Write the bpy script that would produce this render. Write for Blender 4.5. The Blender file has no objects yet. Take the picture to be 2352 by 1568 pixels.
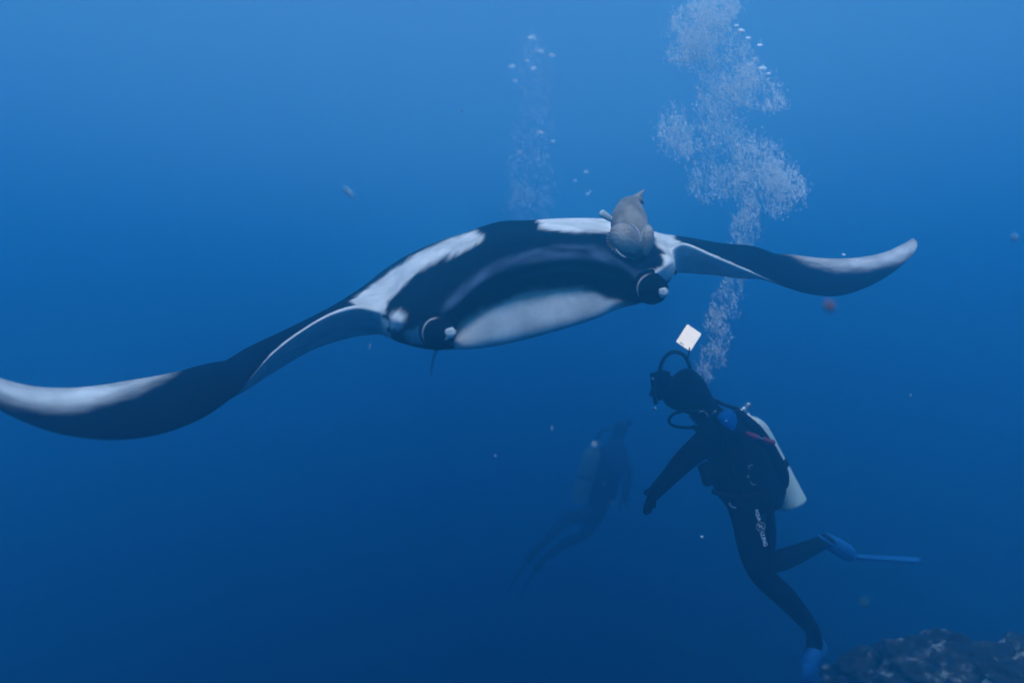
import bpy, bmesh, math, random
import numpy as np
from mathutils import Vector, Matrix, noise

# ------------------------------------------------------------------ camera, light, exposure
sc = bpy.context.scene
COL = sc.collection
random.seed(7); RNG = np.random.default_rng(11)
T = math.tan(math.radians(40.0))                    # half of the horizontal field of view

cam = bpy.data.cameras.new('camera')
cam.sensor_width = 36.0; cam.lens = 18.0 / T; cam.clip_start = 0.05; cam.clip_end = 2000
cam.dof.use_dof = True; cam.dof.focus_distance = 2.95; cam.dof.aperture_fstop = 0.7
cam_o = bpy.data.objects.new('camera', cam); COL.objects.link(cam_o)
cam_o.rotation_euler = (math.pi / 2, 0, 0); sc.camera = cam_o

SUN_EL, SUN_AZ = math.radians(72), math.radians(177)
w = bpy.data.worlds.new('World'); sc.world = w; w.use_nodes = True
sky = w.node_tree.nodes.new('ShaderNodeTexSky'); sky.sky_type = 'NISHITA'; sky.sun_disc = False
sky.sun_elevation = SUN_EL; sky.sun_rotation = SUN_AZ
bgn = w.node_tree.nodes['Background']; bgn.inputs[1].default_value = 0.15
w.node_tree.links.new(sky.outputs[0], bgn.inputs[0])
sun = bpy.data.lights.new('sun', 'SUN'); sun.energy = 5.0; sun.angle = math.radians(40); sun.color = (1, .97, .92)
sun_o = bpy.data.objects.new('sun', sun); COL.objects.link(sun_o)
sd = Vector((math.sin(SUN_AZ) * math.cos(SUN_EL), math.cos(SUN_AZ) * math.cos(SUN_EL), math.sin(SUN_EL)))
sun_o.rotation_euler = sd.to_track_quat('Z', 'Y').to_euler()
sc.view_settings.view_transform = 'Standard'; sc.view_settings.look = 'None'
sc.view_settings.exposure = 0.27; sc.view_settings.gamma = 1.0
cy = sc.cycles
cy.use_denoising = True; cy.volume_bounces = 4; cy.max_bounces = 12; cy.transmission_bounces = 12; cy.diffuse_bounces = 3; cy.glossy_bounces = 3
cy.transparent_max_bounces = 12; cy.caustics_reflective = False; cy.caustics_refractive = False
cy.filter_width = 1.5


# ------------------------------------------------------------------ helpers
def P(x, y, d):
    """point d metres ahead of the diver's camera, in the direction measured at (x, y) of a 2352 px wide survey print"""
    k = T * d / 1176.0
    return Vector(((x - 1176.0) * k, d, (784.0 - y) * k))


def px(n, d):
    return n * T * d / 1176.0


def tag(o, label=None, cat=None, group=None, kind=None):
    if label: o['label'] = label
    if cat: o['category'] = cat
    if group: o['group'] = group
    if kind: o['kind'] = kind
    return o


ORG = {}


def empty(name, loc):
    o = bpy.data.objects.new(name, None); COL.objects.link(o); o.location = loc
    o.empty_display_size = .1; ORG[o.name] = Vector(loc); return o


def origin_of(o):
    return ORG.get(o.name, Vector((0, 0, 0))) if o else Vector((0, 0, 0))


def mk(name, verts, faces, mat, parent=None, smooth=True, loc=None):
    """one mesh object; verts are world positions"""
    po = origin_of(parent)
    base = Vector(loc) if loc is not None else po
    me = bpy.data.meshes.new(name)
    me.from_pydata([tuple(Vector(v) - base) for v in verts], [], [tuple(f) for f in faces])
    me.update()
    if smooth: me.polygons.foreach_set('use_smooth', [True] * len(me.polygons))
    if mat: me.materials.append(mat)
    o = bpy.data.objects.new(name, me); COL.objects.link(o)
    if parent: o.parent = parent; o.location = base - po
    else: o.location = base
    ORG[o.name] = base
    return o


def merge(*parts):
    V, F = [], []
    for v, f in parts:
        b = len(V); V += list(v); F += [tuple(i + b for i in q) for q in f]
    return V, F


def frames(pts):
    pts = [Vector(p) for p in pts]; n = len(pts); out = []
    up = None
    for i in range(n):
        t = (pts[min(i + 1, n - 1)] - pts[max(i - 1, 0)]).normalized()
        if up is None:
            a = Vector((0, 0, 1)) if abs(t.z) < .9 else Vector((1, 0, 0))
            up = (a - t * a.dot(t)).normalized()
        else:
            up = (up - t * up.dot(t)).normalized()
        out.append((t, up, t.cross(up).normalized()))
    return out


def smoothpath(pts, sub=6):
    pts = [Vector(p) for p in pts]; n = len(pts); out = []
    for i in range(n - 1):
        a, b = pts[i], pts[i + 1]
        m0 = (pts[min(i + 1, n - 1)] - pts[max(i - 1, 0)]) * .5; m1 = (pts[min(i + 2, n - 1)] - pts[i]) * .5
        for k in range(sub):
            t = k / sub; t2, t3 = t * t, t * t * t
            out.append(a * (2 * t3 - 3 * t2 + 1) + m0 * (t3 - 2 * t2 + t) + b * (-2 * t3 + 3 * t2) + m1 * (t3 - t2))
    out.append(pts[-1]); return out


def tube(pts, rad, seg=10, ry=None, cap=True):
    """lofted tube; rad and ry: number or list"""
    n = len(pts)
    rad = [rad] * n if not hasattr(rad, '__len__') else list(rad)
    if len(rad) != n: rad = list(np.interp(np.linspace(0, 1, n), np.linspace(0, 1, len(rad)), rad))
    if ry is None: ry = rad
    elif not hasattr(ry, '__len__'): ry = [ry] * n
    elif len(ry) != n: ry = list(np.interp(np.linspace(0, 1, n), np.linspace(0, 1, len(ry)), ry))
    V, F = [], []
    fr = frames(pts)
    for (t, u, s), p, r, q in zip(fr, pts, rad, ry):
        for k in range(seg):
            a = 2 * math.pi * k / seg
            V.append(Vector(p) + u * math.cos(a) * r + s * math.sin(a) * q)
    for i in range(n - 1):
        for k in range(seg):
            a, b = i * seg + k, i * seg + (k + 1) % seg
            F.append((a, b, b + seg, a + seg))
    if cap:
        F.append(tuple(reversed(range(seg)))); F.append(tuple(range((n - 1) * seg, n * seg)))
    return V, F


def ellipsoid(c, ax, ay, az, seg=16, rings=10, bump=0.0, seed=0.0):
    c = Vector(c); V, F = [], []
    for i in range(rings + 1):
        th = math.pi * i / rings
        for k in range(seg):
            a = 2 * math.pi * k / seg
            d = Vector((math.sin(th) * math.cos(a), math.sin(th) * math.sin(a), math.cos(th)))
            r = 1 + bump * noise.noise(d * 1.7 + Vector((seed, 3.1, 1.7)))
            V.append(c + (ax * d.x + ay * d.y + az * d.z) * r)
    for i in range(rings):
        for k in range(seg):
            a, b = i * seg + k, i * seg + (k + 1) % seg
            F.append((a, a + seg, b + seg, b))
    return V, F


def rbox(c, ax, ay, az, ch=.25):
    """chamfered box with half axes ax, ay, az (vectors)"""
    c = Vector(c); bm = bmesh.new(); bmesh.ops.create_cube(bm, size=2)
    bmesh.ops.bevel(bm, geom=bm.edges[:], offset=ch, segments=2, affect='EDGES')
    V = [c + ax * v.co.x + ay * v.co.y + az * v.co.z for v in bm.verts]
    bm.verts.index_update(); F = [tuple(v.index for v in f.verts) for f in bm.faces]
    bm.free(); return V, F


# ------------------------------------------------------------------ materials
def mat(name, col, rough=.6, spec=.3, metal=0.0, vary=0.0, scale=20.0, bump=0.0, bscale=60.0):
    m = bpy.data.materials.new(name); m.use_nodes = True; nt = m.node_tree; b = nt.nodes['Principled BSDF']
    b.inputs['Base Color'].default_value = (*col, 1); b.inputs['Roughness'].default_value = rough
    b.inputs['Specular IOR Level'].default_value = spec; b.inputs['Metallic'].default_value = metal
    tc = nt.nodes.new('ShaderNodeTexCoord')
    if vary:
        nz = nt.nodes.new('ShaderNodeTexNoise'); nz.inputs['Scale'].default_value = scale; nz.inputs['Detail'].default_value = 5
        nt.links.new(tc.outputs['Object'], nz.inputs['Vector'])
        rp = nt.nodes.new('ShaderNodeValToRGB')
        lo = tuple(max(0, c * (1 - vary)) for c in col); hi = tuple(min(1, c * (1 + vary)) for c in col)
        rp.color_ramp.elements[0].position = .3; rp.color_ramp.elements[1].position = .7
        rp.color_ramp.elements[0].color = (*lo, 1); rp.color_ramp.elements[1].color = (*hi, 1)
        nt.links.new(nz.outputs['Fac'], rp.inputs[0]); nt.links.new(rp.outputs[0], b.inputs['Base Color'])
    if bump:
        n2 = nt.nodes.new('ShaderNodeTexNoise'); n2.inputs['Scale'].default_value = bscale; n2.inputs['Detail'].default_value = 4
        nt.links.new(tc.outputs['Object'], n2.inputs['Vector'])
        bp = nt.nodes.new('ShaderNodeBump'); bp.inputs['Strength'].default_value = bump; bp.inputs['Distance'].default_value = .01
        nt.links.new(n2.outputs['Fac'], bp.inputs['Height']); nt.links.new(bp.outputs[0], b.inputs['Normal'])
    return m


def pigment_mat(name, rough=.6, spec=.0, vary=.38, scale=7.0):
    """skin whose pigment pattern is stored on the mesh, mottled by noise"""
    m = bpy.data.materials.new(name); m.use_nodes = True; nt = m.node_tree; b = nt.nodes['Principled BSDF']
    at = nt.nodes.new('ShaderNodeAttribute'); at.attribute_name = 'pigment'
    tc = nt.nodes.new('ShaderNodeTexCoord')
    nz = nt.nodes.new('ShaderNodeTexNoise'); nz.inputs['Scale'].default_value = scale; nz.inputs['Detail'].default_value = 7
    nz.inputs['Roughness'].default_value = .65
    nt.links.new(tc.outputs['Object'], nz.inputs['Vector'])
    mr = nt.nodes.new('ShaderNodeMapRange'); mr.inputs['From Min'].default_value = .3; mr.inputs['From Max'].default_value = .7
    mr.inputs['To Min'].default_value = 1 - vary; mr.inputs['To Max'].default_value = 1 + vary * .4
    nt.links.new(nz.outputs['Fac'], mr.inputs['Value'])
    mx = nt.nodes.new('ShaderNodeVectorMath'); mx.operation = 'SCALE'
    nt.links.new(at.outputs['Color'], mx.inputs[0]); nt.links.new(mr.outputs[0], mx.inputs['Scale'])
    # scuffs and fine pale flecks
    mp = nt.nodes.new('ShaderNodeMapping'); mp.inputs['Scale'].default_value = (9, 3.5, 26); nt.links.new(tc.outputs['Object'], mp.inputs['Vector'])
    n3 = nt.nodes.new('ShaderNodeTexNoise'); n3.inputs['Scale'].default_value = 2.2; n3.inputs['Detail'].default_value = 8; n3.inputs['Roughness'].default_value = .7
    nt.links.new(mp.outputs[0], n3.inputs['Vector'])
    m3 = nt.nodes.new('ShaderNodeMapRange'); m3.inputs['From Min'].default_value = .56; m3.inputs['From Max'].default_value = .78; m3.inputs['To Max'].default_value = .012
    nt.links.new(n3.outputs['Fac'], m3.inputs['Value'])
    ad = nt.nodes.new('ShaderNodeVectorMath'); ad.operation = 'ADD'; nt.links.new(mx.outputs[0], ad.inputs[0]); nt.links.new(m3.outputs[0], ad.inputs[1])
    nt.links.new(ad.outputs[0], b.inputs['Base Color'])
    n2 = nt.nodes.new('ShaderNodeTexNoise'); n2.inputs['Scale'].default_value = 120; n2.inputs['Detail'].default_value = 3
    nt.links.new(tc.outputs['Object'], n2.inputs['Vector'])
    bp = nt.nodes.new('ShaderNodeBump'); bp.inputs['Strength'].default_value = .15; bp.inputs['Distance'].default_value = .004
    nt.links.new(n2.outputs['Fac'], bp.inputs['Height']); nt.links.new(bp.outputs[0], b.inputs['Normal'])
    b.inputs['Roughness'].default_value = rough; b.inputs['Specular IOR Level'].default_value = spec
    return m


def set_pigment(o, cols):
    ca = o.data.color_attributes.new('pigment', 'FLOAT_COLOR', 'POINT')
    a = np.ones((len(cols), 4), np.float32); a[:, :3] = cols
    ca.data.foreach_set('color', a.ravel())


M = {
    'skin': pigment_mat('manta_skin'),
    'fish': mat('fish_skin', (.27, .20, .165), .5, .3, vary=.6, scale=9, bump=.4, bscale=30),
    'fish_fin': mat('fish_fin', (.34, .26, .22), .5, .3, vary=.45, scale=14, bump=.4, bscale=70),
    'pale': mat('pale_fin', (.55, .52, .50), .5, .3, vary=.1),
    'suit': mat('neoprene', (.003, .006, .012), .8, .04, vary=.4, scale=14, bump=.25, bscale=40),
    'suit_far': mat('haze_tinted_neoprene', (.010, .025, .05), .85, .03, vary=.3, scale=14),  # bluer and paler than the near suit, haze put into the colour
    'vest': mat('nylon', (.004, .007, .013), .7, .07, vary=.4, scale=25, bump=.4, bscale=55),
    'rubber': mat('rubber', (.004, .005, .008), .6, .12, vary=.2),
    'glass': mat('mask_lens', (.02, .03, .04), .05, .6),
    'alu': mat('painted_aluminium', (.92, .84, .68), .38, .5, vary=.08, scale=12),
    'steel': mat('chrome', (.42, .46, .5), .35, .5, metal=.8, vary=.05),
    'blue': mat('blue_nylon', (.012, .20, .52), .7, .1, vary=.25, scale=40),
    'fin_blue': mat('blue_fin_rubber', (.012, .13, .34), .6, .15, vary=.3, scale=30),
    'red': mat('red_rubber', (.40, .05, .08), .6, .15, vary=.2, scale=60),
    'white': mat('white_print', (.85, .85, .85), .6, .3, vary=.05),
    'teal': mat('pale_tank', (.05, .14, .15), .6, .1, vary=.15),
    'pink': mat('pink_jelly', (.30, .11, .09), .6, .2, vary=.2),
    'dim': mat('dim_plankton', (.03, .10, .12), .8, .05),
    'speck': mat('plankton', (.25, .36, .42), .7, .2, vary=.2),
}
m = bpy.data.materials.new('emissive_white_plate'); m.use_nodes = True; b = m.node_tree.nodes['Principled BSDF']
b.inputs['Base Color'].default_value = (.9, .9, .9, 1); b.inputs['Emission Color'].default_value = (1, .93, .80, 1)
b.inputs['Emission Strength'].default_value = 1.15; M['panel'] = m  # white plate brightened by emission

# bubbles: near-opaque white, the mirrored light put into the colour
m = bpy.data.materials.new('bubble_skin'); m.use_nodes = True; nt = m.node_tree; b = nt.nodes['Principled BSDF']
b.inputs['Base Color'].default_value = (.93, .94, .95, 1); b.inputs['Roughness'].default_value = .3; b.inputs['Specular IOR Level'].default_value = .6
tr = nt.nodes.new('ShaderNodeBsdfTransparent'); mixs = nt.nodes.new('ShaderNodeMixShader'); mixs.inputs[0].default_value = .92
nt.links.new(tr.outputs[0], mixs.inputs[1]); nt.links.new(b.outputs[0], mixs.inputs[2])
nt.links.new(mixs.outputs[0], nt.nodes['Material Output'].inputs['Surface']); M['bubble'] = m

mS = m.copy(); mS.name = 'faint_bubble_skin'; M['bubble_soft'] = mS
for nd in mS.node_tree.nodes:
    if nd.type == 'MIX_SHADER': nd.inputs[0].default_value = .28

# reef rock: dark turf with pale crusts
m = bpy.data.materials.new('reef_rock'); m.use_nodes = True; nt = m.node_tree; b = nt.nodes['Principled BSDF']
tc = nt.nodes.new('ShaderNodeTexCoord')
n1 = nt.nodes.new('ShaderNodeTexNoise'); n1.inputs['Scale'].default_value = 4.6; n1.inputs['Detail'].default_value = 9; n1.inputs['Roughness'].default_value = .74
nt.links.new(tc.outputs['Object'], n1.inputs['Vector'])
rp = nt.nodes.new('ShaderNodeValToRGB'); e = rp.color_ramp.elements
e[0].position = .46; e[0].color = (.018, .02, .02, 1); e[1].position = .66; e[1].color = (.70, .66, .56, 1)
q = rp.color_ramp.elements.new(.54); q.color = (.06, .06, .055, 1)
nt.links.new(n1.outputs['Fac'], rp.inputs[0]); nt.links.new(rp.outputs[0], b.inputs['Base Color'])
n2 = nt.nodes.new('ShaderNodeTexNoise'); n2.inputs['Scale'].default_value = 16; n2.inputs['Detail'].default_value = 8
nt.links.new(tc.outputs['Object'], n2.inputs['Vector'])
bp = nt.nodes.new('ShaderNodeBump'); bp.inputs['Strength'].default_value = .9; bp.inputs['Distance'].default_value = .03
nt.links.new(n2.outputs['Fac'], bp.inputs['Height']); nt.links.new(bp.outputs[0], b.inputs['Normal'])
b.inputs['Roughness'].default_value = .9; b.inputs['Specular IOR Level'].default_value = .1
M['reef'] = m

# ------------------------------------------------------------------ the water (an even blue haze up to the sea surface)
m = bpy.data.materials.new('sea_water'); m.use_nodes = True; nt = m.node_tree; nt.nodes.clear()
out = nt.nodes.new('ShaderNodeOutputMaterial'); pv = nt.nodes.new('ShaderNodeVolumePrincipled')
pv.inputs['Color'].default_value = (.085, .56, .855, 1); pv.inputs['Density'].default_value = .19
pv.inputs['Anisotropy'].default_value = .74
nt.links.new(pv.outputs[0], out.inputs['Volume'])
L = 75; zt, zb = 4.8, -31
hv = [(x, y, z) for x in (-L, L) for y in (-L, L) for z in (zb, zt)]
hz = mk('haze', hv, [(0, 1, 3, 2), (4, 6, 7, 5), (0, 4, 5, 1), (2, 3, 7, 6), (0, 2, 6, 4), (1, 5, 7, 3)], m, smooth=False)
tag(hz, 'clear blue sea water filling the whole scene', None, None, 'stuff')

# ------------------------------------------------------------------ sea floor far below and the reef slope
gn = 40; V = []; F = []
for i in range(gn + 1):
    for j in range(gn + 1):
        x, y = -72 + 144 * i / gn, -72 + 144 * j / gn
        V.append(Vector((x, y, -27.5 + 1.2 * noise.noise(Vector((x * .08, y * .08, 0))))))
for i in range(gn):
    for j in range(gn):
        a = i * (gn + 1) + j; F.append((a, a + gn + 1, a + gn + 2, a + 1))
tag(mk('seabed', V, F, M['reef']), 'deep rocky sea floor', None, None, 'structure')


def reef_h(x, y):
    # plateau that drops away to the left and towards the camera
    edge = 2.12 + .10 * (y - 4) + .35 * noise.noise(Vector((y * .9, 1.3, 0)))
    drop = 1 / (1 + math.exp((x - edge) * 5.0))
    fr = 1 / (1 + math.exp((y - 3.3) * 6.0))
    h = -2.62 + .10 * (x - 2.4) + .05 * (y - 4)
    p = Vector((x, y, 0))
    h += .34 * noise.fractal(p * .9 + Vector((4, 2, 0)), 1.0, 2.0, 4)
    h += .20 * (1 - abs(noise.noise(p * 2.1 + Vector((9, 0, 3)))) * 2) * .6
    h += .15 * noise.fractal(p * 5.0, .9, 2.1, 4)
    h += .05 * noise.fractal(p * 15.0, .8, 2.1, 3)
    return h - drop * 14.0 - fr * 2.2 - max(0, y - 4.7) * .9


V = []; F = []; nx, ny = 230, 190
for i in range(nx + 1):
    for j in range(ny + 1):
        x, y = 1.2 + 7.0 * (i / nx) ** 1.3, 2.6 + 7.4 * (j / ny) ** 1.3
        V.append(Vector((x, y, reef_h(x, y))))
for i in range(nx):
    for j in range(ny):
        a = i * (ny + 1) + j; F.append((a, a + ny + 1, a + ny + 2, a + 1))
tag(mk('reef_slope', V, F, M['reef']), 'dark rugged reef slope with pale crusts', None, None, 'structure')

ROCKS = [
    (2.08, 4.25, .26, 'low dark reef rock at the left end of the reef, below the kicked back fin'),
    (2.62, 3.85, .24, 'pale crusted reef rock beside the lower swim fin of the near diver'),
    (3.30, 4.55, .40, 'large pale ridged rock at the far right of the reef'),
    (2.95, 4.9, .30, 'dark rounded rock in the middle of the reef crest'),
    (3.62, 4.15, .30, 'pale knobbly rock in the bottom right corner'),
]
for k, (x, y, r, lab) in enumerate(ROCKS):
    z = reef_h(x, y) + r * .15
    bm = bmesh.new(); bmesh.ops.create_icosphere(bm, subdivisions=5, radius=1)
    for v in bm.verts:
        d = v.co.normalized()
        f = 1 + .30 * noise.noise(d * 1.6 + Vector((k * 5.1, 0, 0))) + .20 * noise.fractal(d * 4 + Vector((k, 2, 1)), .9, 2.1, 5)
        v.co = Vector((d.x * 1.25, d.y, d.z * .75)) * f * r
    VV = [v.co + Vector((x, y, z)) for v in bm.verts]; bm.verts.index_update()
    FF = [tuple(v.index for v in f.verts) for f in bm.faces]; bm.free()
    tag(mk('rock', VV, FF, M['reef'], loc=(x, y, z)), lab, 'rock', 'rocks on the reef')


# ------------------------------------------------------------------ the manta ray
def hermite(knots, pts, sub, periodic):
    """non-uniform smooth interpolation of pts[n,...] with knots[n(+1)]"""
    n = len(pts); out = []
    def K(i):
        if periodic:
            per = knots[-1]; return knots[i % n] + per * (i // n)
        return knots[min(max(i, 0), n - 1)]
    def Q(i): return pts[i % n] if periodic else pts[min(max(i, 0), n - 1)]
    def tan(i):
        k0, k1, k2 = K(i - 1), K(i), K(i + 1)
        if not periodic and i <= 0: return (Q(1) - Q(0)) / (K(1) - K(0))
        if not periodic and i >= n - 1: return (Q(n - 1) - Q(n - 2)) / (K(n - 1) - K(n - 2))
        a = (Q(i) - Q(i - 1)) / (k1 - k0); b = (Q(i + 1) - Q(i)) / (k2 - k1)
        return (a * (k2 - k1) + b * (k1 - k0)) / (k2 - k0)
    for i in range(n if periodic else n - 1):
        h = K(i + 1) - K(i); m0, m1 = tan(i) * h, tan(i + 1) * h
        for s in range(sub):
            t = s / sub; t2, t3 = t * t, t * t * t
            out.append(Q(i) * (2 * t3 - 3 * t2 + 1) + m0 * (t3 - 2 * t2 + t) + Q(i + 1) * (-2 * t3 + 3 * t2) + m1 * (t3 - t2))
    if not periodic: out.append(Q(n - 1))
    return np.array(out)


def W(le, te, td, tv): return dict(k='w', LE=P(*le), TE=P(*te), td=td, tv=tv)
def B(**kw): return dict(k='b', **{a: P(*v) for a, v in kw.items()})


ST = [
    W((-88, 842, 1.98), (-84, 832, 2.0), .004, .004),
    W((-66, 886, 1.95), (-62, 838, 2.06), .010, .010),
    W((-6, 936, 1.94), (0, 868, 2.18), .016, .014),
    W((100, 984, 1.98), (100, 889, 2.32), .022, .018),
    W((185, 1003, 2.02), (195, 888, 2.42), .026, .022),
    W((275, 1008, 2.06), (298, 873, 2.52), .030, .026),
    W((370, 994, 2.13), (395, 856, 2.66), .036, .030),
    W((460, 958, 2.21), (482, 834, 2.82), .044, .036),
    B(LE=(552, 893, 2.32), CR=(556, 810, 2.75), TE=(590, 822, 3.10), VM=(548, 905, 2.52), DF=(553, 856, 2.45)),
    B(LE=(620, 818, 2.42), CR=(642, 765, 2.86), TE=(690, 780, 3.35), VM=(606, 868, 2.75), DF=(628, 790, 2.60)),
    B(LE=(700, 757, 2.54), CR=(742, 714, 2.98), TE=(790, 730, 3.6), VM=(692, 815, 2.90), DF=(716, 735, 2.72)),
    B(LE=(765, 722, 2.64), CR=(796, 682, 3.06), TE=(850, 700, 3.8), VM=(765, 786, 3.00), DF=(776, 702, 2.82)),
    B(LE=(820, 708, 2.70), CR=(838, 654, 3.10), TE=(910, 670, 3.95), VM=(825, 772, 3.06), DF=(826, 685, 2.86)),
    B(LE=(866, 716, 2.72), CR=(882, 620, 3.14), TE=(975, 650, 4.05), VM=(872, 768, 3.06), DF=(872, 670, 2.90)),
    B(LE=(886, 722, 2.64), CR=(932, 588, 3.15), TE=(1040, 630, 4.12), VM=(898, 776, 2.90), DF=(900, 670, 2.84), LL=(886, 756, 2.68)),
    B(LE=(912, 735, 2.48), CR=(1000, 557, 3.15), TE=(1110, 610, 4.16), VM=(935, 790, 2.74), DF=(940, 652, 2.72), LL=(915, 770, 2.54)),
    B(LE=(975, 730, 2.43), CR=(1060, 538, 3.15), TE=(1170, 590, 4.2), VM=(990, 803, 2.66), DF=(1000, 640, 2.66), LL=(978, 775, 2.47)),
    B(LE=(1040, 706, 2.43), CR=(1105, 521, 3.15), TE=(1210, 578, 4.22), VM=(1055, 802, 2.47), DF=(1060, 610, 2.66), LL=(1056, 782, 2.45), MC=(1044, 738, 2.52)),
    B(LE=(1100, 656, 2.41), CR=(1150, 509, 3.15), TE=(1245, 570, 4.24), VM=(1120, 794, 2.45), DF=(1112, 578, 2.66), LL=(1114, 738, 2.45), MC=(1104, 684, 2.57)),
    B(LE=(1180, 618, 2.40), CR=(1205, 507, 3.15), TE=(1275, 565, 4.26), VM=(1195, 778, 2.44), DF=(1188, 556, 2.68), LL=(1188, 708, 2.455), MC=(1182, 648, 2.61)),
    B(LE=(1280, 600, 2.42), CR=(1285, 502, 3.17), TE=(1310, 560, 4.28), VM=(1285, 754, 2.45), DF=(1282, 546, 2.70), LL=(1281, 694, 2.465), MC=(1280, 628, 2.64)),
    B(LE=(1375, 604, 2.48), CR=(1370, 502, 3.20), TE=(1350, 556, 4.28), VM=(1375, 726, 2.52), DF=(1374, 548, 2.74), LL=(1376, 684, 2.53), MC=(1375, 630, 2.67)),
    B(LE=(1436, 626, 2.53), CR=(1425, 508, 3.22), TE=(1385, 556, 4.28), VM=(1425, 708, 2.62), DF=(1432, 560, 2.76), LL=(1432, 692, 2.56), MC=(1434, 648, 2.68)),
    B(LE=(1472, 646, 2.55), CR=(1462, 519, 3.25), TE=(1410, 558, 4.28), VM=(1462, 698, 2.86), DF=(1470, 572, 2.78), LL=(1468, 684, 2.64)),
    B(LE=(1512, 622, 2.55), CR=(1492, 528, 3.28), TE=(1435, 560, 4.28), VM=(1505, 682, 2.85), DF=(1500, 574, 2.80), LL=(1510, 660, 2.64)),
    B(LE=(1541, 602, 2.64), CR=(1515, 536, 3.30), TE=(1460, 562, 4.26), VM=(1536, 645, 2.92), DF=(1524, 570, 2.86), LL=(1543, 630, 2.70)),
    B(LE=(1549, 600, 2.78), CR=(1530, 541, 3.32), TE=(1490, 564, 4.2), VM=(1549, 628, 3.02), DF=(1536, 568, 2.98), LL=(1551, 618, 2.86)),
    B(LE=(1546, 574, 2.94), CR=(1548, 545, 3.32), TE=(1530, 566, 4.1), VM=(1552, 626, 3.2), DF=(1544, 558, 3.08)),
    B(LE=(1572, 562, 2.98), CR=(1578, 550, 3.30), TE=(1580, 572, 3.80), VM=(1580, 627, 3.22), DF=(1574, 555, 3.12)),
    B(LE=(1640, 590, 3.00), CR=(1650, 565, 3.28), TE=(1665, 585, 3.50), VM=(1640, 632, 3.20), DF=(1644, 576, 3.12)),
    B(LE=(1715, 620, 3.03), CR=(1728, 577, 3.27), TE=(1742, 590, 3.42), VM=(1710, 640, 3.17), DF=(1720, 598, 3.13)),
    W((1790, 652, 3.07), (1806, 584, 3.38), .040, .030),
    W((1860, 674, 3.11), (1890, 593, 3.38), .034, .028),
    W((1925, 679, 3.15), (1965, 592, 3.38), .028, .024),
    W((1990, 660, 3.20), (2030, 580, 3.38), .022, .018),
    W((2050, 626, 3.25), (2075, 560, 3.42), .015, .013),
    W((2096, 586, 3.30), (2098, 548, 3.38), .008, .008),
    W((2108, 566, 3.33), (2106, 554, 3.35), .003, .003),
]
mids = [(s['LE'] + s['TE']) * .5 for s in ST]
UPV = Vector((0, -.6, .8)); CTRL = []
for i, s in enumerate(ST):
    LE, TE = s['LE'], s['TE']; c = TE - LE
    span = mids[min(i + 1, len(ST) - 1)] - mids[max(i - 1, 0)]
    if s['k'] == 'w':
        n = span.cross(c).normalized()
        if n.dot(UPV) < 0: n = -n
        td, tv = s['td'], s['tv']
        pts = [LE, LE + c * .10 + n * td * .75, LE + c * .42 + n * td, LE + c * .75 + n * td * .5, TE,
               LE + c * .75 - n * tv * .4, LE + c * .42 - n * tv, LE + c * .10 - n * tv * .6, LE + c * .02 - n * tv * .3]
    else:
        CR, VM = s['CR'], s['VM']
        DF = s.get('DF', LE.lerp(CR, .4) + Vector((0, -.02, .05)))
        DB = CR.lerp(TE, .5) + Vector((0, 0, .04)); VB = VM.lerp(TE, .42) - Vector((0, 0, .03 if s['k'] == 'b' and 'MC' not in s else .0))
        LL = s.get('LL', LE.lerp(VM, .55) + Vector((0, -.035, -.012)))
        MC = s.get('MC', LE.lerp(LL, .35) + Vector((0, -.008, -.004)))
        pts = [LE, DF, CR, DB, TE, VB, VM, LL, MC]
    CTRL.append(np.array([tuple(p) for p in pts]))
CTRL = np.array(CTRL); RS, SS = 12, 9
rings = []
for c in CTRL:
    dl = np.sqrt(np.linalg.norm(np.roll(c, -1, 0) - c, axis=1)) + 1e-4
    rings.append(hermite(np.concatenate([[0], np.cumsum(dl)]), c, RS, True))
rings = np.array(rings)
dl = np.sqrt(np.linalg.norm(np.diff(CTRL, axis=0), axis=2).mean(1))
surf = hermite(np.concatenate([[0], np.cumsum(dl)]), rings, SS, False)
NS, NR = surf.shape[:2]
V = [Vector(p) for p in surf.reshape(-1, 3)]; F = []
for i in range(NS - 1):
    for k in range(NR):
        a, b2 = i * NR + k, i * NR + (k + 1) % NR
        F.append((a, a + NR, b2 + NR, b2))
F.append(tuple(range(NR))); F.append(tuple(reversed(range((NS - 1) * NR, NS * NR))))
manta = empty('manta_ray', P(1280, 650, 3.1))
tag(manta, 'giant black and white manta ray gliding towards the camera with open mouth', 'manta ray')
body = mk('body', V, F, M['skin'], manta)


def sdist(pt, poly):
    """signed distance to a polygon, positive inside"""
    x, y = pt; inside = False; best = 1e9; n = len(poly)
    for i in range(n):
        x1, y1 = poly[i]; x2, y2 = poly[(i + 1) % n]
        if (y1 > y) != (y2 > y) and x < (x2 - x1) * (y - y1) / (y2 - y1) + x1: inside = not inside
        dx, dy = x2 - x1, y2 - y1
        t = max(0, min(1, ((x - x1) * dx + (y - y1) * dy) / (dx * dx + dy * dy + 1e-9)))
        best = min(best, math.hypot(x - x1 - t * dx, y - y1 - t * dy))
    return best if inside else -best


def ss(a, b, x):
    t = max(0, min(1, (x - a) / (b - a))); return t * t * (3 - 2 * t)


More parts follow.
